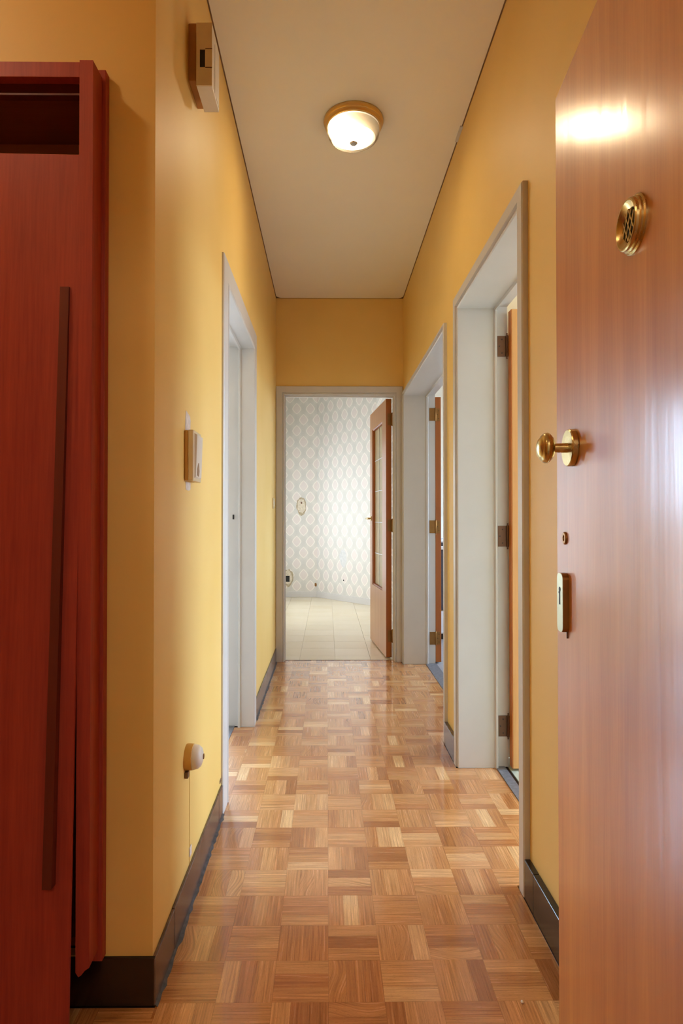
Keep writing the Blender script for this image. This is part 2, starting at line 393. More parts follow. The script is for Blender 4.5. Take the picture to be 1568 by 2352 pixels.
struct(slab('y', .2, .32, -1.62, XR, 0, ZC + .05, [(-.50, .44, -1, 1.96)]), 'wall_entry', 'wall_yellow', 'yellow wall around the entrance doorway', 'wall')
c = MB()
def rrect(x0, x1, y0, y1, r, back_only=True):
    pts = [(x0, y0), (x1, y0)]
    for cx, cy, a0 in ((x1 - r, y1 - r, 0), (x0 + r, y1 - r, 90)):
        for k in range(7): a = R(a0 + 15 * k); pts.append((cx + r * cos(a), cy + r * sin(a)))
    return pts
g = .0028
c.prism(rrect(XL + g, XR - g, YF - .0, YE - g, .05), ZC, ZC + .03)
struct(c, 'ceiling', 'ceiling_paint', 'pale smooth corridor ceiling with rounded far corners', 'ceiling')
c = MB(); c.box(-1.62 + g, XR - g, .32, YF - 1e-4, ZC, ZC + .03)
struct(c, 'ceiling_entry', 'ceiling_paint', 'pale ceiling over the entry hall', 'ceiling')
c = MB(); c.prism([(-3.2, -2.2), (3.4, -2.2), (3.4, 5.9), (.80, 5.9), (.80, 9.2), (-.90, 9.2), (-.90, 5.55), (-3.2, 5.55)], ZC + .03, ZC + .09)
struct(c, 'roof_slab', 'room_paint', 'upper slab over the rooms', 'ceiling')
# brown strips whose dark colour stands for the shadow gap round the ceiling
tr = [(XL, XL + g + .002, YF, YE, 'shadow_strip_1', 'thin brown strip for the shadow gap between the left wall and ceiling'), (XR - g - .002, XR, .32, YE, 'shadow_strip_2', 'thin brown strip for the shadow gap between the right wall and ceiling'),
      (XL, XR, YE - g - .002, YE, 'shadow_strip_3', 'thin brown strip for the shadow gap along the top of the end wall')]
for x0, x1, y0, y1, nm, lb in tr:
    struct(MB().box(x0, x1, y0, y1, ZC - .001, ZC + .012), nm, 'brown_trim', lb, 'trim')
# jointing kinks on the strips
struct(MB().box(XR - .012, XR, 2.46, 2.56, ZC - .006, ZC + .004), 'trim_4', 'white_paint', 'short pale joint piece on the right ceiling strip', 'trim')

# ---- floors
floor = struct(MB().box(-1.62, XR + TR, .2, YE + .045, -.06, -.0065), 'floor', 'grout', 'wooden mosaic parquet floor of the corridor', 'floor')
random.seed(7)
S = .1228; X0 = .003; Y0 = 1.4367
REG = [(-.3705, .5445, .32, YE + .04), (-1.62, -.3705, .32, 1.302), (-.468, -.3705, LD[0] + .001, LD[1] - .001), (.5445, .712, BD[0] + .001, BD[1] - .001),
       (.5445, .712, AD[0] + .001, AD[1] - .001), (-.468 - 0, -.3705, .32, .32), (.5445, XR, .32, .60)]
pieces = []
def clip(a, r):
    x0, x1, y0, y1 = max(a[0], r[0]), min(a[1], r[1]), max(a[2], r[2]), min(a[3], r[3])
    return (x0, x1, y0, y1) if x1 - x0 > .003 and y1 - y0 > .003 else None
for i in range(-14, 8):
    for j in range(-10, 26):
        bx, by = X0 + i * S, Y0 + j * S
        vert = (i + j) % 2 == 1                      # strips run along y
        for k in range(3):
            q = (bx + k * S / 3, bx + (k + 1) * S / 3, by, by + S) if vert else (bx, bx + S, by + k * S / 3, by + (k + 1) * S / 3)
            cs = [c for c in (clip(q, r) for r in REG) if c]
            A = sum((c[1] - c[0]) * (c[3] - c[2]) for c in cs); full = (q[1] - q[0]) * (q[3] - q[2])
            if not cs: continue
            if abs(A - full) < full * .02: cs = [q]
            for c in cs: pieces.append((c, vert))
def seen(c):
    x, y = (c[0] + c[1]) / 2, (c[2] + c[3]) / 2
    if y < 1.2: return 0
    u = 751 + 1375 * x / y; v = 1191 + 1375 * CAM_H / y
    if not (150 < u < 1290 and v < 2375): return 0
    if x < -.37 and y > 1.303: return 0
    return (c[1] - c[0]) * (c[3] - c[2]) / y ** 3
pieces.sort(key=lambda q: seen(q[0]), reverse=True)
GAP = .00014; cache = {}; far = MB(); far_uv = []; far_tone = []
def strip_data(c, vert):
    x0, x1, y0, y1 = c[0] + GAP, c[1] - GAP, c[2] + GAP, c[3] - GAP
    hx, hy = (x1 - x0) / 2, (y1 - y0) / 2
    vs = [(-hx, -hy, -.006), (hx, -hy, -.006), (hx, hy, -.006), (-hx, hy, -.006), (-hx, -hy, 0), (hx, -hy, 0), (hx, hy, 0), (-hx, hy, 0)]
    fs = [(4, 5, 6, 7)] + [(k, (k + 1) % 4, 4 + (k + 1) % 4, 4 + k) for k in range(4)]
    uv = [((y, x) if vert else (x, y)) for x, y, z in vs]
    return vs, fs, uv
for idx, (c, vert) in enumerate(pieces):
    tone = min(.999, max(.001, random.gauss(.5, .27)))
    cx, cy = (c[0] + c[1]) / 2, (c[2] + c[3]) / 2; dz = random.uniform(-.00005, .00005)
    if idx < 300:
        key = (round(c[1] - c[0], 5), round(c[3] - c[2], 5), vert)
        if key not in cache:
            vs, fs, uv = strip_data(c, vert); me = bpy.data.meshes.new('parquet_strip'); me.from_pydata(vs, [], fs)
            ul = me.uv_layers.new(name='UVMap')
            for l in me.loops: ul.data[l.index].uv = uv[l.vertex_index]
            me.materials.append(MATS['parquet']); cache[key] = me
        o = bpy.data.objects.new('parquet_strip', cache[key]); COL.objects.link(o); o.location = (cx, cy, dz); o.parent = floor; o['tone'] = tone
    else:
        vs, fs, uv = strip_data(c, vert); far.add([(x + cx, y + cy, z + dz) for x, y, z in vs], fs); far_uv += uv; far_tone += [tone] * len(vs)
me = bpy.data.meshes.new('parquet_strips'); me.from_pydata(far.v, [], far.f); ul = me.uv_layers.new(name='UVMap')
for l in me.loops: ul.data[l.index].uv = far_uv[l.vertex_index]
at = me.attributes.new('tone', 'FLOAT', 'POINT'); at.data.foreach_set('value', far_tone)
me.materials.append(MATS['parquet']); o = bpy.data.objects.new('parquet_strips', me); COL.objects.link(o); o.parent = floor; o['kind'] = 'stuff'; o['label'] = 'smaller parquet strips farther down the corridor'

# far room floor of cream tiles
FX0, FX1, FY0, FY1 = -.78, .64, YE + .045, 8.2
ff = struct(MB().box(FX0, FX1, FY0, FY1, -.06, -.004), 'floor_far_room', 'grey_grout', 'cream tiled floor of the papered room', 'floor')
TS = .2655; rest = MB(); rest_t = []; tm = None
for i in range(-10, 8):
    for j in range(-6, 12):
        x0, y0 = .060 + i * TS, 5.66 + j * TS; x1, y1 = x0 + TS, y0 + TS
        x0, x1, y0, y1 = max(x0, FX0), min(x1, FX1), max(y0, FY0 + .002), min(y1, FY1)
        if x1 - x0 < .02 or y1 - y0 < .02 or (x0 < -.9 and y0 < 5.5): continue
        if x0 > -.85 and x1 < .7:
            o = MB().box(x0 + .0008, x1 - .0008, y0 + .0008, y1 - .0008, -.005, random.uniform(-.0003, 0), bev=.0008).build('tile', 'cream_tile', ff); o['tone'] = random.random()
        else: rest.box(x0 + .0008, x1 - .0008, y0 + .0008, y1 - .0008, -.005, 0)
rest.build('tiles', 'cream_tile', ff, kind='stuff', label='cream floor tiles out of sight of the doorway')
# thin metal bar where parquet meets tiles
struct(MB().box(ED[0] - .01, ED[1] + .01, YE + .040, YE + .050, -.006, .0015, bev=.001), 'trim_5', 'dark_bronze', 'thin dark strip between parquet and cream tiles', 'trim')

# far room walls
wb = MB().box(-.70, 0, 0, .12, 0, ZC + .05); ob = struct(wb, 'wall_far_back', 'wallpaper', 'grey medallion wallpaper facing the doorway with torn patches', 'wall', loc=(-.134, 8.03, 0))
ang = math.atan2(-.7673, .6545); Ld = 1.121
wd = MB().box(0, Ld + .06, 0, .12, 0, ZC + .05); od = struct(wd, 'wall_far_diagonal', 'wallpaper', 'bright slanting wallpapered wall right of the corner', 'wall', loc=(-.134, 8.03, 0)); od.rotation_euler.z = ang
od.location = (-.134, 8.03, 0)
xe, ye = -.134 + Ld * cos(ang), 8.03 + Ld * sin(ang)
def window(n, x, y0, y1, z0, z1, lab):
    w_ = empty(n, (x, (y0 + y1) / 2, z0), lab, 'window', 'structure'); s = 1 if x < 0 else -1
    hy = (y1 - y0) / 2; H = z1 - z0; f = .045
    MB().box(-.04, .04, -hy, hy, 0, f).build('sill_bar', 'white_paint', w_); MB().box(-.03, .03, -hy, hy, H - f, H).build('head_bar', 'white_paint', w_)
    for yy in (-hy, hy - f, -f / 2): MB().box(-.03, .03, yy, yy + f, f, H - f).build('upright', 'white_paint', w_)
struct(slab('x', -.90, -.78, YE + .12, 8.15, 0, ZC + .05, [(WIN_FAR[1], WIN_FAR[2], WIN_FAR[3], WIN_FAR[4])]), 'wall_far_left', 'wallpaper', 'wallpapered wall with the window of the far room, dimmed by an added sheet', 'wall')
struct(slab('x', xe, xe + .12, YE + .12, ye + .1, 0, ZC + .05), 'wall_far_right', 'wallpaper', 'wallpapered wall behind the open glazed door', 'wall')
struct(slab('y', YE + .12, YE + .13, -.78, XL - .13, 0, ZC + .05), 'wall_far_near', 'wallpaper', 'wallpapered wall beside the doorway inside the far room', 'wall')
window('window_1', *WIN_FAR, 'white window lighting the papered room')
cw = MB(); nC = 120; L_ = WIN_FAR[2] - WIN_FAR[1]; vs = []  # unseen rippled sheet added over the window to hold its light down
for i in range(nC + 1):
    yy = -L_ / 2 + L_ * i / nC; xx = .062 + .012 * sin(i * .9) + .005 * sin(i * 2.3)
    vs += [(xx, yy, -.02), (xx, yy, WIN_FAR[4] - WIN_FAR[3] + .04)]
cw.add(vs, [(2 * i, 2 * i + 2, 2 * i + 3, 2 * i + 1) for i in range(nC)], True); cw.build('light_diffuser', 'light_diffuser', bpy.data.objects['window_1'])
# skirting boards of the far room
MB().box(-.78, -.134 + .004, 8.03 - .012, 8.03, 0, .078, bev=.003).build('baseboard_far_back', 'white_paint', label='low cream skirting under the medallion wallpaper', cat='skirting', kind='structure')
sk = MB().box(0, Ld, -.012, 0, 0, .078, bev=.003).build('baseboard_far_diagonal', 'white_paint', label='white skirting along the bright slanting wall', cat='skirting', kind='structure', loc=(-.134, 8.03, 0)); sk.rotation_euler.z = ang
# torn wallpaper patches
def blob(cx, cz, rx, rz, n=18, jit=.18, seed=1):
    rr = random.Random(seed); return [(cx + rx * cos(2 * pi * k / n) * (1 + rr.uniform(-jit, jit)), cz + rz * sin(2 * pi * k / n) * (1 + rr.uniform(-jit, jit))) for k in range(n)]
UP = Matrix(((1, 0, 0, 0), (0, 0, -1, 0), (0, 1, 0, 0), (0, 0, 0, 1)))     # (x, y)->(x, z), thickness towards -y
for (bx, bz, rx, rz, sd) in ((-.210, 1.222, .066, .118, 3), (-.395, .262, .075, .115, 5)):
    MB().prism(blob(bx, bz, rx, rz, 20, .16, sd), .0005, .0015, UP).build('torn_edge', 'torn_edge', ob)
    MB().prism(blob(bx, bz, rx * .78, rz * .82, 20, .12, sd + 1), .0015, .003, UP).build('plaster_patch', 'raw_plaster', ob)
MB().box(-.418, -.368, -.006, 0, .205, .285, bev=.003).build('socket_hole', 'black', ob, label='small dark square socket hole')
MB().prism(blob(-.210, 1.262, .012, .016, 10, .1, 8), .003, .004, UP).build('wall_hole', 'dark_bronze', ob)
MB().prism(blob(-.020, .165, .016, .028, 10, .2, 9), .0005, .002, UP).build('brown_scrape', 'old_brass', ob)
MB().prism(blob(.52, .545, .066, .115, 18, .15, 11), .0003, .0008, UP).build('grey_patch', 'grey_stain', od)
MB().prism(blob(.53, .265, .010, .012, 8, .2, 12), .0003, .002, UP).build('wall_hole', 'black', od)

# side rooms: plain shells
def room(nm, x0, x1, y0, y1, win, xw, tile, lab, skip=()):
    s = 1 if xw > 0 else -1
    struct(slab('x', xw, xw + s * .12, y0, y1, 0, ZC + .05, [win[1:3] + win[3:5]]), 'wall_%s_outer' % nm, 'room_paint', 'pale window wall of the %s' % lab, 'wall')
    if 'y0' not in skip: struct(slab('y', y0 - .06, y0, min(x0, x1), max(x0, x1), 0, ZC + .05), 'wall_%s_side' % nm, 'room_paint', 'pale near wall of the %s' % lab, 'wall')
    if 'y1' not in skip: struct(slab('y', y1, y1 + .06, min(x0, x1), max(x0, x1), 0, ZC + .05), 'wall_%s_far' % nm, 'room_paint', 'pale far wall of the %s' % lab, 'wall')
    struct(MB().box(x0, x1, y0, y1, -.05, -.001), 'floor_' + nm, tile, 'tiled floor of the %s' % lab, 'floor')
room('bedroom', XR + TR, 3.2, 0.95, 2.64, WIN_B, 3.2, 'green_tile', 'near room on the right', skip=('y1',))
struct(slab('y', 2.64, 2.70, XR + TR, 3.2, 0, ZC + .05), 'wall_partition', 'room_paint', 'pale partition between the two rooms on the right', 'wall')
room('kitchen', XR + TR, 3.2, 2.70, 5.8, WIN_A, 3.2, 'grey_tile', 'kitchen on the right', skip=('y0',))
struct(slab('x', -3.12, -3.0, 1.9, 5.4, 0, ZC + .05), 'wall_parlour_side', 'room_paint', 'pale left wall of the room on the left', 'wall')
struct(slab('y', 1.9, 1.96, -3.0, XL - TL, 0, ZC + .05), 'wall_parlour_near', 'room_paint', 'pale near wall of the room on the left', 'wall')
struct(slab('y', 5.4, 5.52, -3.0, -.90, 0, ZC + .05, [WIN_C[1:5]]), 'wall_parlour_far', 'room_paint', 'window wall of the room on the left', 'wall')
struct(slab('y', YE, YE + .12, -.90, XL - TL, 0, ZC + .05), 'wall_parlour_step', 'room_paint', 'stepped wall of the room on the left', 'wall')
struct(MB().box(-3.0, XL - TL, 1.95, 5.4, -.05, -.001), 'floor_parlour', 'grey_tile', 'tiled floor of the room on the left', 'floor')

# ------------------------------------------------------------------ doorways and doors
def jamb_prof(dr, dd, back, rid=.010, reb=.012):
    """reveal to depth dr, stop bead to dd, rebate on to back"""
    return [(0, -.004), (0, -dr), (-rid * .4, -dr - .002), (-rid, -dr - .004), (-rid, -dd + .003), (-rid * .5, -dd), (reb, -dd), (reb, -back), (.019, -back), (.019, -.004)]
def doorway(n, axis, p, sgn, op, W, t, jp, lab):
    d = empty(n, ((p, (op[0] + op[1]) / 2, 0) if axis == 'x' else ((op[0] + op[1]) / 2, p, 0)), lab, 'door', 'structure')
    for nm, pr in (('casing', casing_prof(W, t)), ('jamb', jp)):
        o = sweep(axis, p, sgn, op[0], op[1], op[2], pr, .0005).build(nm, 'white_paint', d); o.location = -d.location
    return d
def place(o, par): o.location = Vector(o.location) - par.location; return o
def hinge(par, name, x, y, z, H, w1, side, mat, screws=True, leaf2=None):
    """plate on a face looking towards -y, knuckle at its right end"""
    h = MB(); h.box(x - w1, x, y - .0018, y + .001, z - H / 2, z + H / 2, bev=.0008)
    h = h.build(name, mat, par); place(h, par)
    k = MB().lathe([(.0, -H / 2 - .012), (.003, -H / 2 - .010), (.0022, -H / 2 - .004), (.0052, -H / 2), (.0052, H / 2), (.0022, H / 2 + .004), (.003, H / 2 + .010), (0, H / 2 + .012)], 14, Matrix.Translation((x + .004, y - .005, z))).build('knuckle', 'dark_bronze' if mat != 'old_brass' else mat, h)
    if screws:
        for dz, dx in ((-.33, .30), (0, .62), (.33, .30)):
            MB().lathe([(0, .0), (.0030, .0), (.0030, .0012), (0, .0016)], 10, Matrix.Translation((x - w1 * dx - .006, y - .0018, z + dz * H)) @ Matrix.Rotation(R(90), 4, 'X')).build('screw', 'screw_dark', h)
    return h

d2 = doorway('door_2', 'x', XL, 1, LD, .095, .010, jamb_prof(.056, .072, .150), 'white framed doorway on the left wall by the light switch')
place(MB().box(-.4800, -.4725, LD[1] + .0085, LD[1] + .0125, 1.048, 1.072).build('strike_slot', 'black', d2, label='dark latch slot in the white jamb'), d2)
place(MB().box(-.525, -.467, LD[0] - .012, LD[1] + .012, -.004, .0035, bev=.001).build('threshold', 'threshold_stone', d2, label='grey stone threshold'), d2)
d3 = doorway('door_3', 'x', XR, -1, BD, .056, .018, jamb_prof(.144, .158, .206), 'near white framed doorway on the right wall beside the varnished entrance door')
place(MB().box(.7125, .752, BD[0] - .012, BD[1] + .012, -.004, .0035, bev=.001).build('threshold', 'threshold_stone', d3, label='grey stone threshold'), d3)
lf = place(MB().box(.774, 1.50, 2.497, 2.537, .010, 1.932, bev=.0015).build('door_leaf', ['door_wood'], d3, label='varnished wooden leaf standing open into the room'), d3)
place(MB().box(.7715, .7745, 2.4985, 2.5355, .0105, 1.931).build('leaf_edge', 'door_orange', d3, label='bright orange wooden leaf edge'), d3)
for z in (1.787, .977, .173): hinge(d3, 'hinge', .762, BD[1] + .011, z, .088, .036, 1, 'dark_bronze')
d4 = doorway('door_4', 'x', XR, -1, AD, .028, .018, jamb_prof(.150, .170, .222), 'far white framed doorway on the right wall next to the end door')
place(MB().box(.7125, .790, AD[0] - .012, AD[1] + .012, -.004, .0035, bev=.001).build('threshold', 'threshold_stone', d4, label='grey stone threshold'), d4)
place(MB().box(.788, .829, 4.350, 5.08, .010, 1.938, bev=.0015).build('door_leaf', 'door_edge', d4, label='brown wooden leaf folded right back'), d4)
for z in (1.809, .992, .184):
    hh = hinge(d4, 'hinge', .783, AD[1] + .011, z, .092, .040, 1, 'old_brass', screws=False)
    pl = MB().box(.791, .820, 4.3485, 4.3505, z - .046, z + .046, bev=.0006).build('hinge_plate', 'old_brass', d4); place(pl, d4)
    for dz in (-.028, 0, .028): MB().lathe([(0, 0), (.0028, 0), (.0028, .001), (0, .0014)], 8, Matrix.Translation((.807 + (.005 if dz else -.004), 4.3485, z + dz)) @ Matrix.Rotation(R(90), 4, 'X')).build('screw', 'screw_dark', pl)

d5 = doorway('door_5', 'y', YE, -1, ED, .062, .016, jamb_prof(.03, .052, .125, .007, .004), 'white framed doorway at the corridor end with a glazed wooden door')
leaf = empty('door_leaf', (.443, 4.502, 0), rz=R(95.35)); leaf.parent = d5; leaf.location = Vector((.443, 4.502, 0)) - d5.location; leaf['label'] = 'orange brown glazed wooden leaf standing open'
frame = slab('y', -.042, 0, 0, .722, .010, 1.955, [(.155, .615, .49, 1.81)]).build('frame', 'door_wood', leaf)
MB().box(-.0015, .0005, -.0415, -.0005, .0105, 1.9545).build('hinge_edge', 'door_edge', leaf)
# sloping bead inside the glazed opening
bd_ = sweep('y', 0, 1, .155, .615, 1.81, [(0, -.042), (0, -.003), (-.010, -.008), (-.012, -.020), (-.012, -.042)], .49).build('glazing_bead', 'door_edge', leaf)
MB().box(.155, .615, -.042, -.008, .478, .502).build('bottom_bead', 'door_edge', leaf)
pw = (.603 - .167) / 2; ph = (1.798 - .502) / 5
for a in range(2):
    for b in range(5):
        MB().box(.167 + a * pw + .002, .167 + (a + 1) * pw - .002, -.026, -.0225, .502 + b * ph + .002, .502 + (b + 1) * ph - .002, bev=.001).build('pane', 'yellow_glass', leaf)
for b in range(1, 5): MB().box(.167, .603, -.028, -.0195, .502 + b * ph - .0035, .502 + b * ph + .0035, bev=.002).build('came', 'silver_came', leaf, label='silvery horizontal glazing bar')
MB().box(.167 + pw - .003, .167 + pw + .003, -.028, -.0195, .502, 1.798, bev=.002).build('came', 'silver_came', leaf)
for sg in (1, -1):
    hm = MB(); y0 = 0 if sg > 0 else -.042
    RX = Matrix.Translation((.672, y0, 1.052)) @ Matrix.Rotation(R(-90 * sg), 4, 'X')
    hm.lathe([(0, 0), (.022, 0), (.022, .004), (.018, .008), (.008, .010), (.007, .046), (0, .048)], 18, RX)
    RL = Matrix.Translation((.676, y0 + sg * .044, 1.052)) @ Matrix.Rotation(R(-90), 4, 'Y')
    hm.lathe([(0, -.008), (.007, -.004), (.0075, 0), (.0065, .03), (.0085, .075), (.009, .10), (.005, .112), (0, .114)], 12, RL)
    hm.build('lever_handle', 'brass', leaf)
for z in (1.80, 1.00, .17):
    hm = MB().lathe([(0, -.052), (.004, -.049), (.0075, -.044), (.0075, .044), (.004, .049), (0, .052)], 12, Matrix.Translation((-.003, -.048, z))).build('hinge', 'old_brass', leaf)
    MB().box(-.0026, -.001, -.041, -.012, z - .044, z + .044).build('hinge_plate', 'old_brass', leaf)

# entrance door standing open at the right
d1 = empty('door_1', (.4786, 1.243, 0), 'glossy varnished wooden entrance door standing open with brass knob', 'door', 'structure', rz=math.atan2(-.9962, -.0876))
Z0 = .010
MB().box(0, .88, 0, .042, Z0, 1.932, bev=.0015).build('door_leaf', 'entrance_wood', d1)
MB().box(-.0015, .0005, .003, .039, Z0 + .002, 1.930).build('leaf_edge', 'door_edge', d1)
def outm(s, z): return Matrix.Translation((s, 0, z)) @ Matrix.Rotation(R(90), 4, 'X')      # +h points out of the visible face
kn = MB().lathe([(0, 0), (.0345, 0), (.0355, .001), (.0355, .010), (.034, .0118), (.0, .0118)], 48, outm(.106, 1.187)).build('rosette', 'brass', d1, label='round brass rosette')
kb = MB().lathe([(.0095, .0118), (.0092, .020), (.0085, .036), (.012, .0385), (.0, .0385)], 32, outm(.106, 1.187)).build('knob_neck', 'brass', d1)
kb = MB().lathe([(0, .037), (.014, .037), (.022, .040), (.0265, .044), (.0290, .0475), (.0293, .0486), (.0284, .0492), (.0288, .0502), (.0290, .052), (.0272, .056), (.0240, .0592), (.0215, .0602), (.0205, .0612), (.016, .0650), (.009, .0672), (0, .0680)], 48, outm(.106, 1.187)).build('knob', 'brass', d1, label='round brass knob')
MB().lathe([(0, 0), (.0125, 0), (.0125, .0025), (.011, .004), (.006, .004), (.0055, .002), (0, .002)], 24, outm(.057, 1.013)).build('lock_cylinder', 'old_brass', d1)
# rim lock cover plate
pts = []
hw, hh_ = .0185, .058
for cx, cz, a0 in ((hw - .012, hh_ - .012, 0), (-hw + .012, hh_ - .012, 90), (-hw + .012, -hh_ + .012, 180), (hw - .012, -hh_ + .012, 270)):
    for k in range(5): pts.append((cx + .012 * cos(R(a0 + k * 22.5)), cz + .012 * sin(R(a0 + k * 22.5))))
pm = outm(.0598, .886)
MB().prism(pts, .0, .0112, pm).build('lock_body', 'old_brass', d1, label='bronze sides of the lock plate')
lp = MB().prism([(x * .985, y * .995) for x, y in pts], .0112, .0125, pm).build('lock_plate', 'satin_plate', d1, label='pale satin lock face plate')
kh = MB(); kh.lathe([(0, 0), (.0048, 0), (.0048, .0008), (0, .0008)], 16, pm @ Matrix.Translation((0, .026, .0124))); kh.build('keyhole', 'black', lp)
MB().prism([(-.0022, .025), (.0022, .025), (.0030, -.004), (-.0030, -.004)], .0124, .0132, pm).build('keyhole_slot', 'black', lp)
MB().prism([(-.006, .0215), (-.002, .0215), (-.002, .0175), (-.006, .0175)], .0124, .0132, pm).build('keyhole_notch', 'black', lp)
MB().box(.0695, .0715, -.003, 0, .817, .829).build('lock_pin', 'dark_bronze', d1)
# speaking grille / viewer
vz, vs_ = 1.4765, .388
vm = outm(vs_, vz)
vw = MB().lathe([(0, 0), (.0415, 0), (.0415, .0025), (.0395, .0045), (.0385, .0045), (.0385, .007), (.0365, .009), (.0362, .0125), (.0345, .0140), (.0325, .0140), (.0300, .0115), (.0235, .0075), (.0225, .0030), (0, .0030)], 56, vm).build('viewer_grille', 'brass', d1, label='round brass viewer grille')
MB().lathe([(0, .0032), (.0222, .0032), (.0222, .0042), (0, .0042)], 32, vm).build('viewer_hole', 'black', vw)
for rot in (28, -28):
    for off in (-.0105, .0005, .0115):
        L = math.sqrt(max(0, .0228 ** 2 - off ** 2)); b = MB(); b.box(-L, L, off - .0012, off + .0012, .0075, .0100, bev=.0005)
        o = b.build('lattice_bar', 'brass', vw); o.matrix_local = vm @ Matrix.Rotation(R(90 + rot), 4, 'Z')

# ------------------------------------------------------------------ tiled baseboards
def baseboard(n, lab, axis, p0, p1, a0, a1, joints, h=.104, mat='black_tile', seal=None):
    e_ = empty(n, (0, 0, 0), lab, 'baseboard', 'structure'); js = [a0] + [j for j in joints if a0 < j < a1] + [a1]; rr = random.Random(len(n))
    for a, b in zip(js[:-1], js[1:]):
        dh = rr.uniform(-.001, .001); q = rr.uniform(-.0006, .0006)
        (MB().box(min(p0, p1 + q), max(p0, p1 + q), a + .0007, b - .0007, .001, h + dh, bev=.0022) if axis == 'x' else MB().box(a + .0007, b - .0007, min(p0, p1 + q), max(p0, p1 + q), .001, h + dh, bev=.0022)).build('tile', mat, e_)
    if seal:
        s = 1 if p1 > p0 else -1; k = max(2, int((a1 - a0) / .02)); mb = MB(); vs = []
        for i in range(k + 1):
            a = a0 + (a1 - a0) * i / k; ww = .0075 * (1 + rr.uniform(-.45, .45)); hh = .006 * (1 + rr.uniform(-.4, .4))
            for q, z in ((p1 - s * .002, .0), (p1 - s * .002, hh), (p1 + s * ww * .5, hh * .5), (p1 + s * ww, .0004)): vs.append((q, a, z) if axis == 'x' else (a, q, z))
        mb.add(vs, [(4 * i + j, 4 * i + j + 1, 4 * i + j + 5, 4 * i + j + 4) for i in range(k) for j in range(3)], True); mb.build('sealant', seal, e_)
    return e_
baseboard('baseboard_left', 'dark brown tiled skirting along the left wall below the round socket', 'x', XL, -.3705, 1.3035, LD[0] - .096, [1.47, 1.77, 2.07], mat='brown_tile', seal='sealant')
baseboard('baseboard_left_far', 'dark tiled skirting on the left wall beyond the left doorway', 'x', XL, -.3705, LD[1] + .096, YE - .018, [3.40, 3.71, 4.02, 4.33], mat='brown_tile', seal='sealant')
baseboard('baseboard_front', 'black tiled skirting under the red cupboard and wall return', 'y', YF, 1.3035, -1.61, -.3705, [-1.30, -.99, -.68, -.560], mat='black_tile')
baseboard('baseboard_right', 'dark brown tiled skirting beside the open entrance door', 'x', XR, .545, .34, BD[0] - .057, [.66, .97, 1.28, 1.592], h=.108, mat='black_tile', seal=None)
baseboard('baseboard_right_middle', 'short dark skirting piece between the two right doorways', 'x', XR, .546, BD[1] + .057, AD[0] - .029, [], h=.104, mat='brown_tile')

# ------------------------------------------------------------------ red cupboard
cb = empty('cupboard', (-1.0, 1.30, 0), 'tall red-brown built-in cupboard with a tilted door and open top', 'cupboard')
def cpart(mb, n, m, **k): return place(mb.build(n, m, cb, **k), cb)
cx0 = -1.50
cz = .108
cpart(MB().box(-.523, -.479, 1.290, YF, cz, 2.024, bev=.0015), 'casing', 'cupboard_wood', label='flat board between stile and wall')
cpart(MB().box(cx0, cx0 + .05, 1.290, YF, cz, 2.024, bev=.0015), 'casing', 'cupboard_wood')
# stile with paint dripped unevenly over its foot
rr = random.Random(4); st = MB(); pr = [(-.515, 1.240), (-.487, 1.240), (-.487, 1.290), (-.515, 1.290)]
foot = [(-.515, .122), (-.509, .113), (-.503, .117), (-.496, .126), (-.487, .132)]
vs = [(x, 1.240, z) for x, z in foot] + [(x, 1.290, z + .004) for x, z in foot] + [(x, y, 2.006) for y in (1.240, 1.290) for x in (-.515, -.487)]
st.add(vs, [(0, 1, 2, 3, 4, 11, 10), (5, 12, 13, 9, 8, 7, 6), (0, 10, 12, 5), (4, 9, 13, 11), (10, 11, 13, 12), (0, 5, 6, 1), (1, 6, 7, 2), (2, 7, 8, 3), (3, 8, 9, 4)])
cpart(st, 'stile', 'cupboard_wood', label='right stile with ragged painted foot')
cpart(MB().box(cx0 + .03, cx0 + .058, 1.240, 1.290, .115, 2.006, bev=.001), 'stile', 'cupboard_wood')
cpart(MB().box(cx0 + .058, -.515, 1.241, 1.262, 1.971, 2.003, bev=.001), 'top_rail', 'cupboard_wood')
cpart(MB().box(cx0 + .058, -.515, 1.275, 1.30, 1.979, 1.987), 'sliding_track', 'cupboard_batten'); cpart(MB().box(cx0 + .058, -.515, 1.316, 1.334, 1.986, 1.995), 'sliding_track', 'cupboard_batten')
cpart(MB().box(-1.50, -.535, 1.336, 1.52, .11, .128), 'bottom_panel', 'cupboard_inside')
cpart(MB().box(-1.50, -.535, 1.336, 1.52, 2.004, 2.021), 'top_panel', 'cupboard_inside')
cpart(MB().box(-.553, -.536, 1.336, 1.52, .128, 2.004), 'side_panel', 'cupboard_inside'); cpart(MB().box(-1.499, -1.482, 1.336, 1.52, .128, 2.004), 'side_panel', 'cupboard_inside')
cpart(MB().box(-1.50, -.535, 1.521, 1.533, .11, 2.021), 'back_panel', 'cupboard_inside')
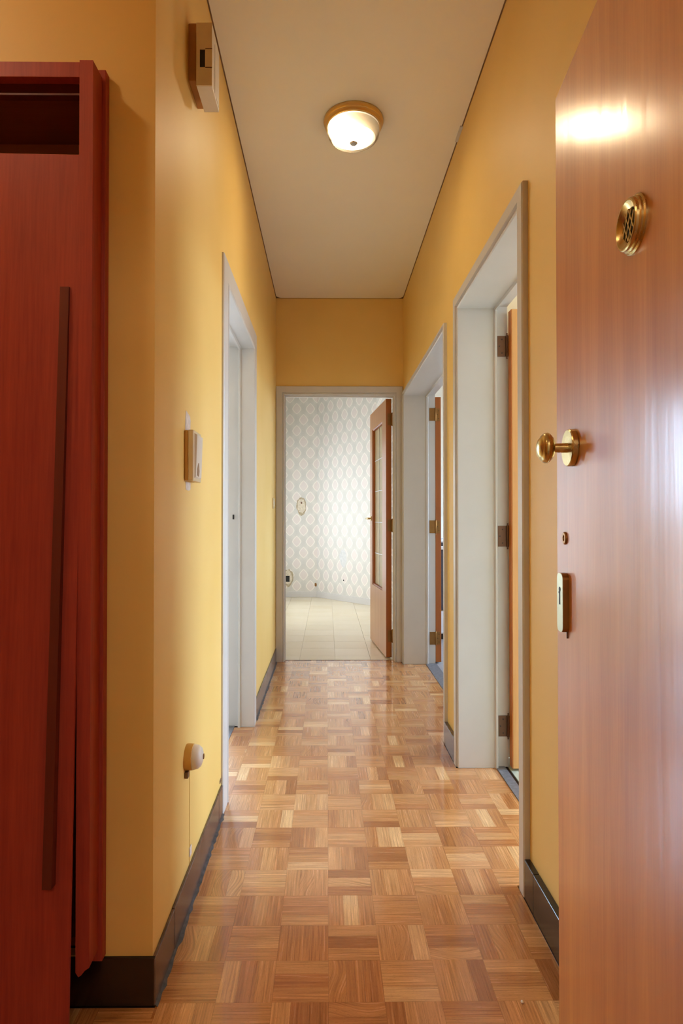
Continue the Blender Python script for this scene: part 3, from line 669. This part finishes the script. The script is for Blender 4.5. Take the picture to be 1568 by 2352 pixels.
# the tilted door: an empty at its foot carries leaf and batten
DL = .62
tilt = math.atan2(1.262 - 1.2126, 1.82)
dm = empty('door', (0, 0, 0)); dm.parent = cb
dm.matrix_local = Matrix.Translation(Vector((-.518, 1.2126, .002)) - cb.location) @ Matrix.Rotation(-tilt, 4, 'X') @ Matrix.Rotation(R(.25), 4, 'Y')
dm['label'] = 'tilted red-brown door leaf, foot forward'
pan = MB(); vs = [(x, y, z) for y in (0, .006) for x, z in ((-DL, 0), (0, 0), (0, 1.8195), (-DL, 1.826))]
pan.add(vs, [(0, 1, 2, 3), (7, 6, 5, 4), (0, 4, 5, 1), (1, 5, 6, 2), (2, 6, 7, 3), (3, 7, 4, 0)]); pan.build('panel', 'cupboard_wood', dm)
bt = MB(); n = 8; vs = []
for i in range(n + 1):
    z = .312 + (1.534 - .312) * i / n; t_ = .020 - .014 * i / n; xr = -.031 + .004 * (i / n); xl = xr - .0185
    for x, y in ((xl, 0), (xr, 0), (xr, -t_), (xl, -t_)): vs.append((x, y, z))
bt.add(vs, [(4 * i + j, 4 * i + (j + 1) % 4, 4 * i + 4 + (j + 1) % 4, 4 * i + 4 + j) for i in range(n) for j in range(4)] + [(0, 1, 2, 3), tuple(4 * n + k for k in (3, 2, 1, 0))])
bt.build('batten', 'cupboard_batten', dm, label='narrow dark vertical grip batten')
cpart(MB().box(-1.44, -1.146, 1.295, 1.310, .115, 1.81, bev=.001), 'door', 'cupboard_wood', label='closed left leaf')

# ------------------------------------------------------------------ ceiling lamps
def lamp(name, x, y, z, label, dome):
    L = empty(name, (x, y, z), label, 'ceiling lamp')
    MB().lathe([(0, 0), (.121, 0), (.1225, -.006), (.120, -.014), (.1165, -.017), (.1155, -.024), (.1115, -.030), (.1065, -.031), (.1045, -.027), (.1035, -.004), (0, -.004)], 64).build('ring', 'lamp_brass', L)
    MB().lathe([(.1030, -.022), (.1028, -.044), (.1000, -.054), (.0920, -.064), (.0780, -.072), (.0560, -.0785), (.0280, -.082), (.0, -.083)], 64).build('glass_bowl', dome, L)
    MB().lathe([(.1040, -.034), (.1056, -.036), (.1056, -.052), (.1030, -.062), (.0960, -.0715), (.0905, -.0755), (.0890, -.0735), (.0945, -.0685), (.1010, -.0580), (.1034, -.046)], 64, closed=True).build('glass_rim', 'clear_glass', L)
    MB().lathe([(0, -.083), (.008, -.083), (.009, -.086), (.0155, -.088), (.0165, -.092), (.013, -.0965), (0, -.098)], 28).build('finial', 'steel', L)
    return L
lamp('ceiling_lamp', .108, 2.435, ZC, 'round frosted glass flush lamp with brass ring, lit on the corridor ceiling', 'lit_glass')
lamp('ceiling_lamp', -1.12, .74, ZC, 'lit flush lamp on the entry hall ceiling beside the cupboard', 'lit_glass_entry')

# ------------------------------------------------------------------ wall fittings
ch = empty('door_chime', (XL, 1.66, 2.31), 'beige two-layer box chime high on the left wall near the ceiling', 'chime')
place(MB().box(XL, -.357, 1.623, 1.737, 2.246, 2.405, bev=.002).build('back_plate', 'brown_plastic', ch), ch)
place(MB().box(-.357, -.352, 1.640, 1.730, 2.25, 2.37).build('spacer', 'screw_dark', ch), ch)
cv = slab('y', 1.600, 1.604, -.352, -.310, 2.217, 2.387, [(-.3425, -.3285, 2.266, 2.315)])
cv = place(cv.build('side_cover', 'beige_plastic', ch, label='beige side with dark slot'), ch)
place(MB().box(-.352, -.310, 1.604, 1.708, 2.217, 2.387, bev=.001).build('cover', 'white_plastic', ch), ch)
place(MB().box(-.3425, -.3285, 1.6032, 1.6045, 2.266, 2.315).build('slot_hole', 'black', ch), ch)
place(MB().box(-.3275, -.3095, 1.5992, 1.6003, 2.2665, 2.3145, bev=.0004).build('slider', 'beige_plastic', ch), ch)
for z in (2.265, 2.316): place(MB().box(-.3275, -.3095, 1.5990, 1.6003, z - .0008, z + .0008).build('groove', 'brown_trim', ch), ch)
place(MB().box(-.3102, -.3088, 1.640, 1.700, 2.225, 2.36, bev=.0005).build('front_panel', 'white_plastic', ch), ch)

sw = empty('light_switch', (XL, 1.633, 1.22), 'tall paint-smeared light switch box on the left wall before the doorway', 'light switch')
place(MB().box(XL, -.368, 1.587, 1.681, 1.153, 1.287, bev=.003).build('box', 'yellowed_plastic', sw), sw)
place(MB().box(-.368, -.3535, 1.585, 1.683, 1.152, 1.288, bev=.003).build('cover', 'beige_plastic', sw), sw)
rk = MB(); Mx = Matrix(((0, 0, 1, 0), (1, 0, 0, 0), (0, 1, 0, 0), (0, 0, 0, 1)))   # (a, b, h) -> (h, a, b)
vs = [(-.3535, 1.597, 1.160), (-.3535, 1.671, 1.160), (-.3535, 1.671, 1.280), (-.3535, 1.597, 1.280), (-.3500, 1.599, 1.164), (-.3500, 1.669, 1.164), (-.3465, 1.669, 1.276), (-.3465, 1.599, 1.276)]
rk.add(vs, [(4, 5, 6, 7), (0, 1, 5, 4), (1, 2, 6, 5), (2, 3, 7, 6), (3, 0, 4, 7)]); place(rk.build('rocker', 'white_plastic', sw), sw)
place(MB().prism([(1.616, 1.168), (1.632, 1.166), (1.640, 1.180), (1.634, 1.200), (1.640, 1.214), (1.628, 1.222), (1.622, 1.200), (1.612, 1.186)], -.3497, -.3488, Mx).build('paint_smear', 'old_brass', sw), sw)
wl = bpy.data.objects['wall_left']
MB().prism([(1.595, 1.289), (1.652, 1.288), (1.655, 1.322), (1.648, 1.333), (1.622, 1.338), (1.602, 1.341), (1.596, 1.315)], XL, XL + .0008, Mx).build('filler_patch', 'plaster', wl)
MB().prism([(1.600, 1.151), (1.655, 1.151), (1.657, 1.134), (1.645, 1.129), (1.625, 1.128), (1.603, 1.130)], XL, XL + .0008, Mx).build('filler_patch', 'plaster', wl)
MB().box(XL, XL + .0015, 1.654, 1.661, .106, .375, bev=.0012).build('cable_ridge', 'wall_yellow', wl)
MB().box(XL, XL + .003, 1.652, 1.672, .125, .150, bev=.001).build('plaster_chip', 'plaster', wl)
MB().box(XL, XL + .002, 2.118, 2.143, .118, .130, bev=.0008).build('plaster_chip', 'brown_trim', wl)

so = empty('wall_socket', (XL, 1.618, .412), 'round domed surface socket low on the left wall above the skirting', 'socket')
XM = Matrix.Translation((0, 0, 0)) @ Matrix.Rotation(R(90), 4, 'Y')
MB().lathe([(0, 0), (.0335, 0), (.0340, .004), (.0335, .019), (.0322, .020)], 40, XM).build('base', 'yellowed_plastic', so)
MB().lathe([(.0322, .0195), (.0325, .022), (.0300, .0330), (.0235, .0405), (.0125, .0445), (0, .0455)], 40, XM).build('domed_cover', 'white_plastic', so)
MB().lathe([(0, .044), (.0070, .044), (.0070, .0470), (.0045, .0475), (0, .0465)], 18, XM @ Matrix.Translation((.0, .004, 0))).build('centre_screw', 'old_brass', so)
MB().box(0, .010, -.022, -.006, -.050, -.033, bev=.002).build('cable_stub', 'brown_trim', so)
s2 = empty('bell_switch', (XL, 4.16, 1.158), 'small oval switch on the left wall just before the end doorway', 'switch')
MB().lathe([(0, 0), (.028, 0), (.028, .006), (.024, .011), (.010, .013), (0, .013)], 28, Matrix.Scale(1.35, 4, (0, 0, 1)) @ XM).build('plate', 'beige_plastic', s2)
MB().box(.012, .016, -.006, .006, -.012, .012, bev=.001).build('toggle', 'white_plastic', s2)

# kitchen range glimpsed past the folded leaf
kr = empty('kitchen_range', (1.25, 5.4, 0), 'white kitchen range with dark door seen through the far right doorway', 'kitchen range')
place(MB().box(.96, 1.55, 5.20, 5.75, .05, .86, bev=.006).build('body', 'white_enamel', kr), kr)
place(MB().box(.965, 1.545, 5.175, 5.20, .26, .845, bev=.004).build('oven_door', 'dark_enamel', kr), kr)
place(MB().box(.975, 1.50, 5.14, 5.155, .785, .815, bev=.006).build('handle', 'white_enamel', kr), kr)
place(MB().box(.96, 1.55, 5.69, 5.75, .861, 1.07, bev=.004).build('splash_back', 'white_enamel', kr), kr)
place(MB().box(.965, 1.545, 5.18, 5.20, .06, .25, bev=.004).build('drawer', 'white_enamel', kr), kr)
for x in (.98, 1.50): place(MB().box(x, x + .03, 5.22, 5.25, 0, .05).build('foot', 'black', kr), kr)

# crumb on the parquet near the entrance
MB().lathe([(0, .0002), (.0035, .0006), (.0042, .0022), (.0028, .0042), (0, .0048)], 9, Matrix.Scale(.7, 4, (1, 0, 0))).build('crumb', 'crumb', label='tiny white crumb lying on the parquet near the entrance door', cat='crumb', loc=(.4235, 1.3085, 0))

# landing outside the entrance, behind the camera
struct(MB().box(-1.3, 1.3, -2.0, .2, -.06, -.004), 'floor_landing', 'stair_floor', 'stone floor of the landing outside', 'floor')
struct(slab('y', -2.1, -2.0, -1.3, 1.3, 0, ZC + .05), 'wall_landing', 'room_paint', 'pale wall of the landing', 'wall')
struct(slab('x', -1.4, -1.3, -2.0, .2, 0, ZC + .05), 'wall_landing_left', 'room_paint', 'pale left wall of the landing', 'wall')
struct(slab('x', 1.3, 1.4, -2.0, .2, 0, ZC + .05), 'wall_landing_right', 'room_paint', 'pale right wall of the landing', 'wall')
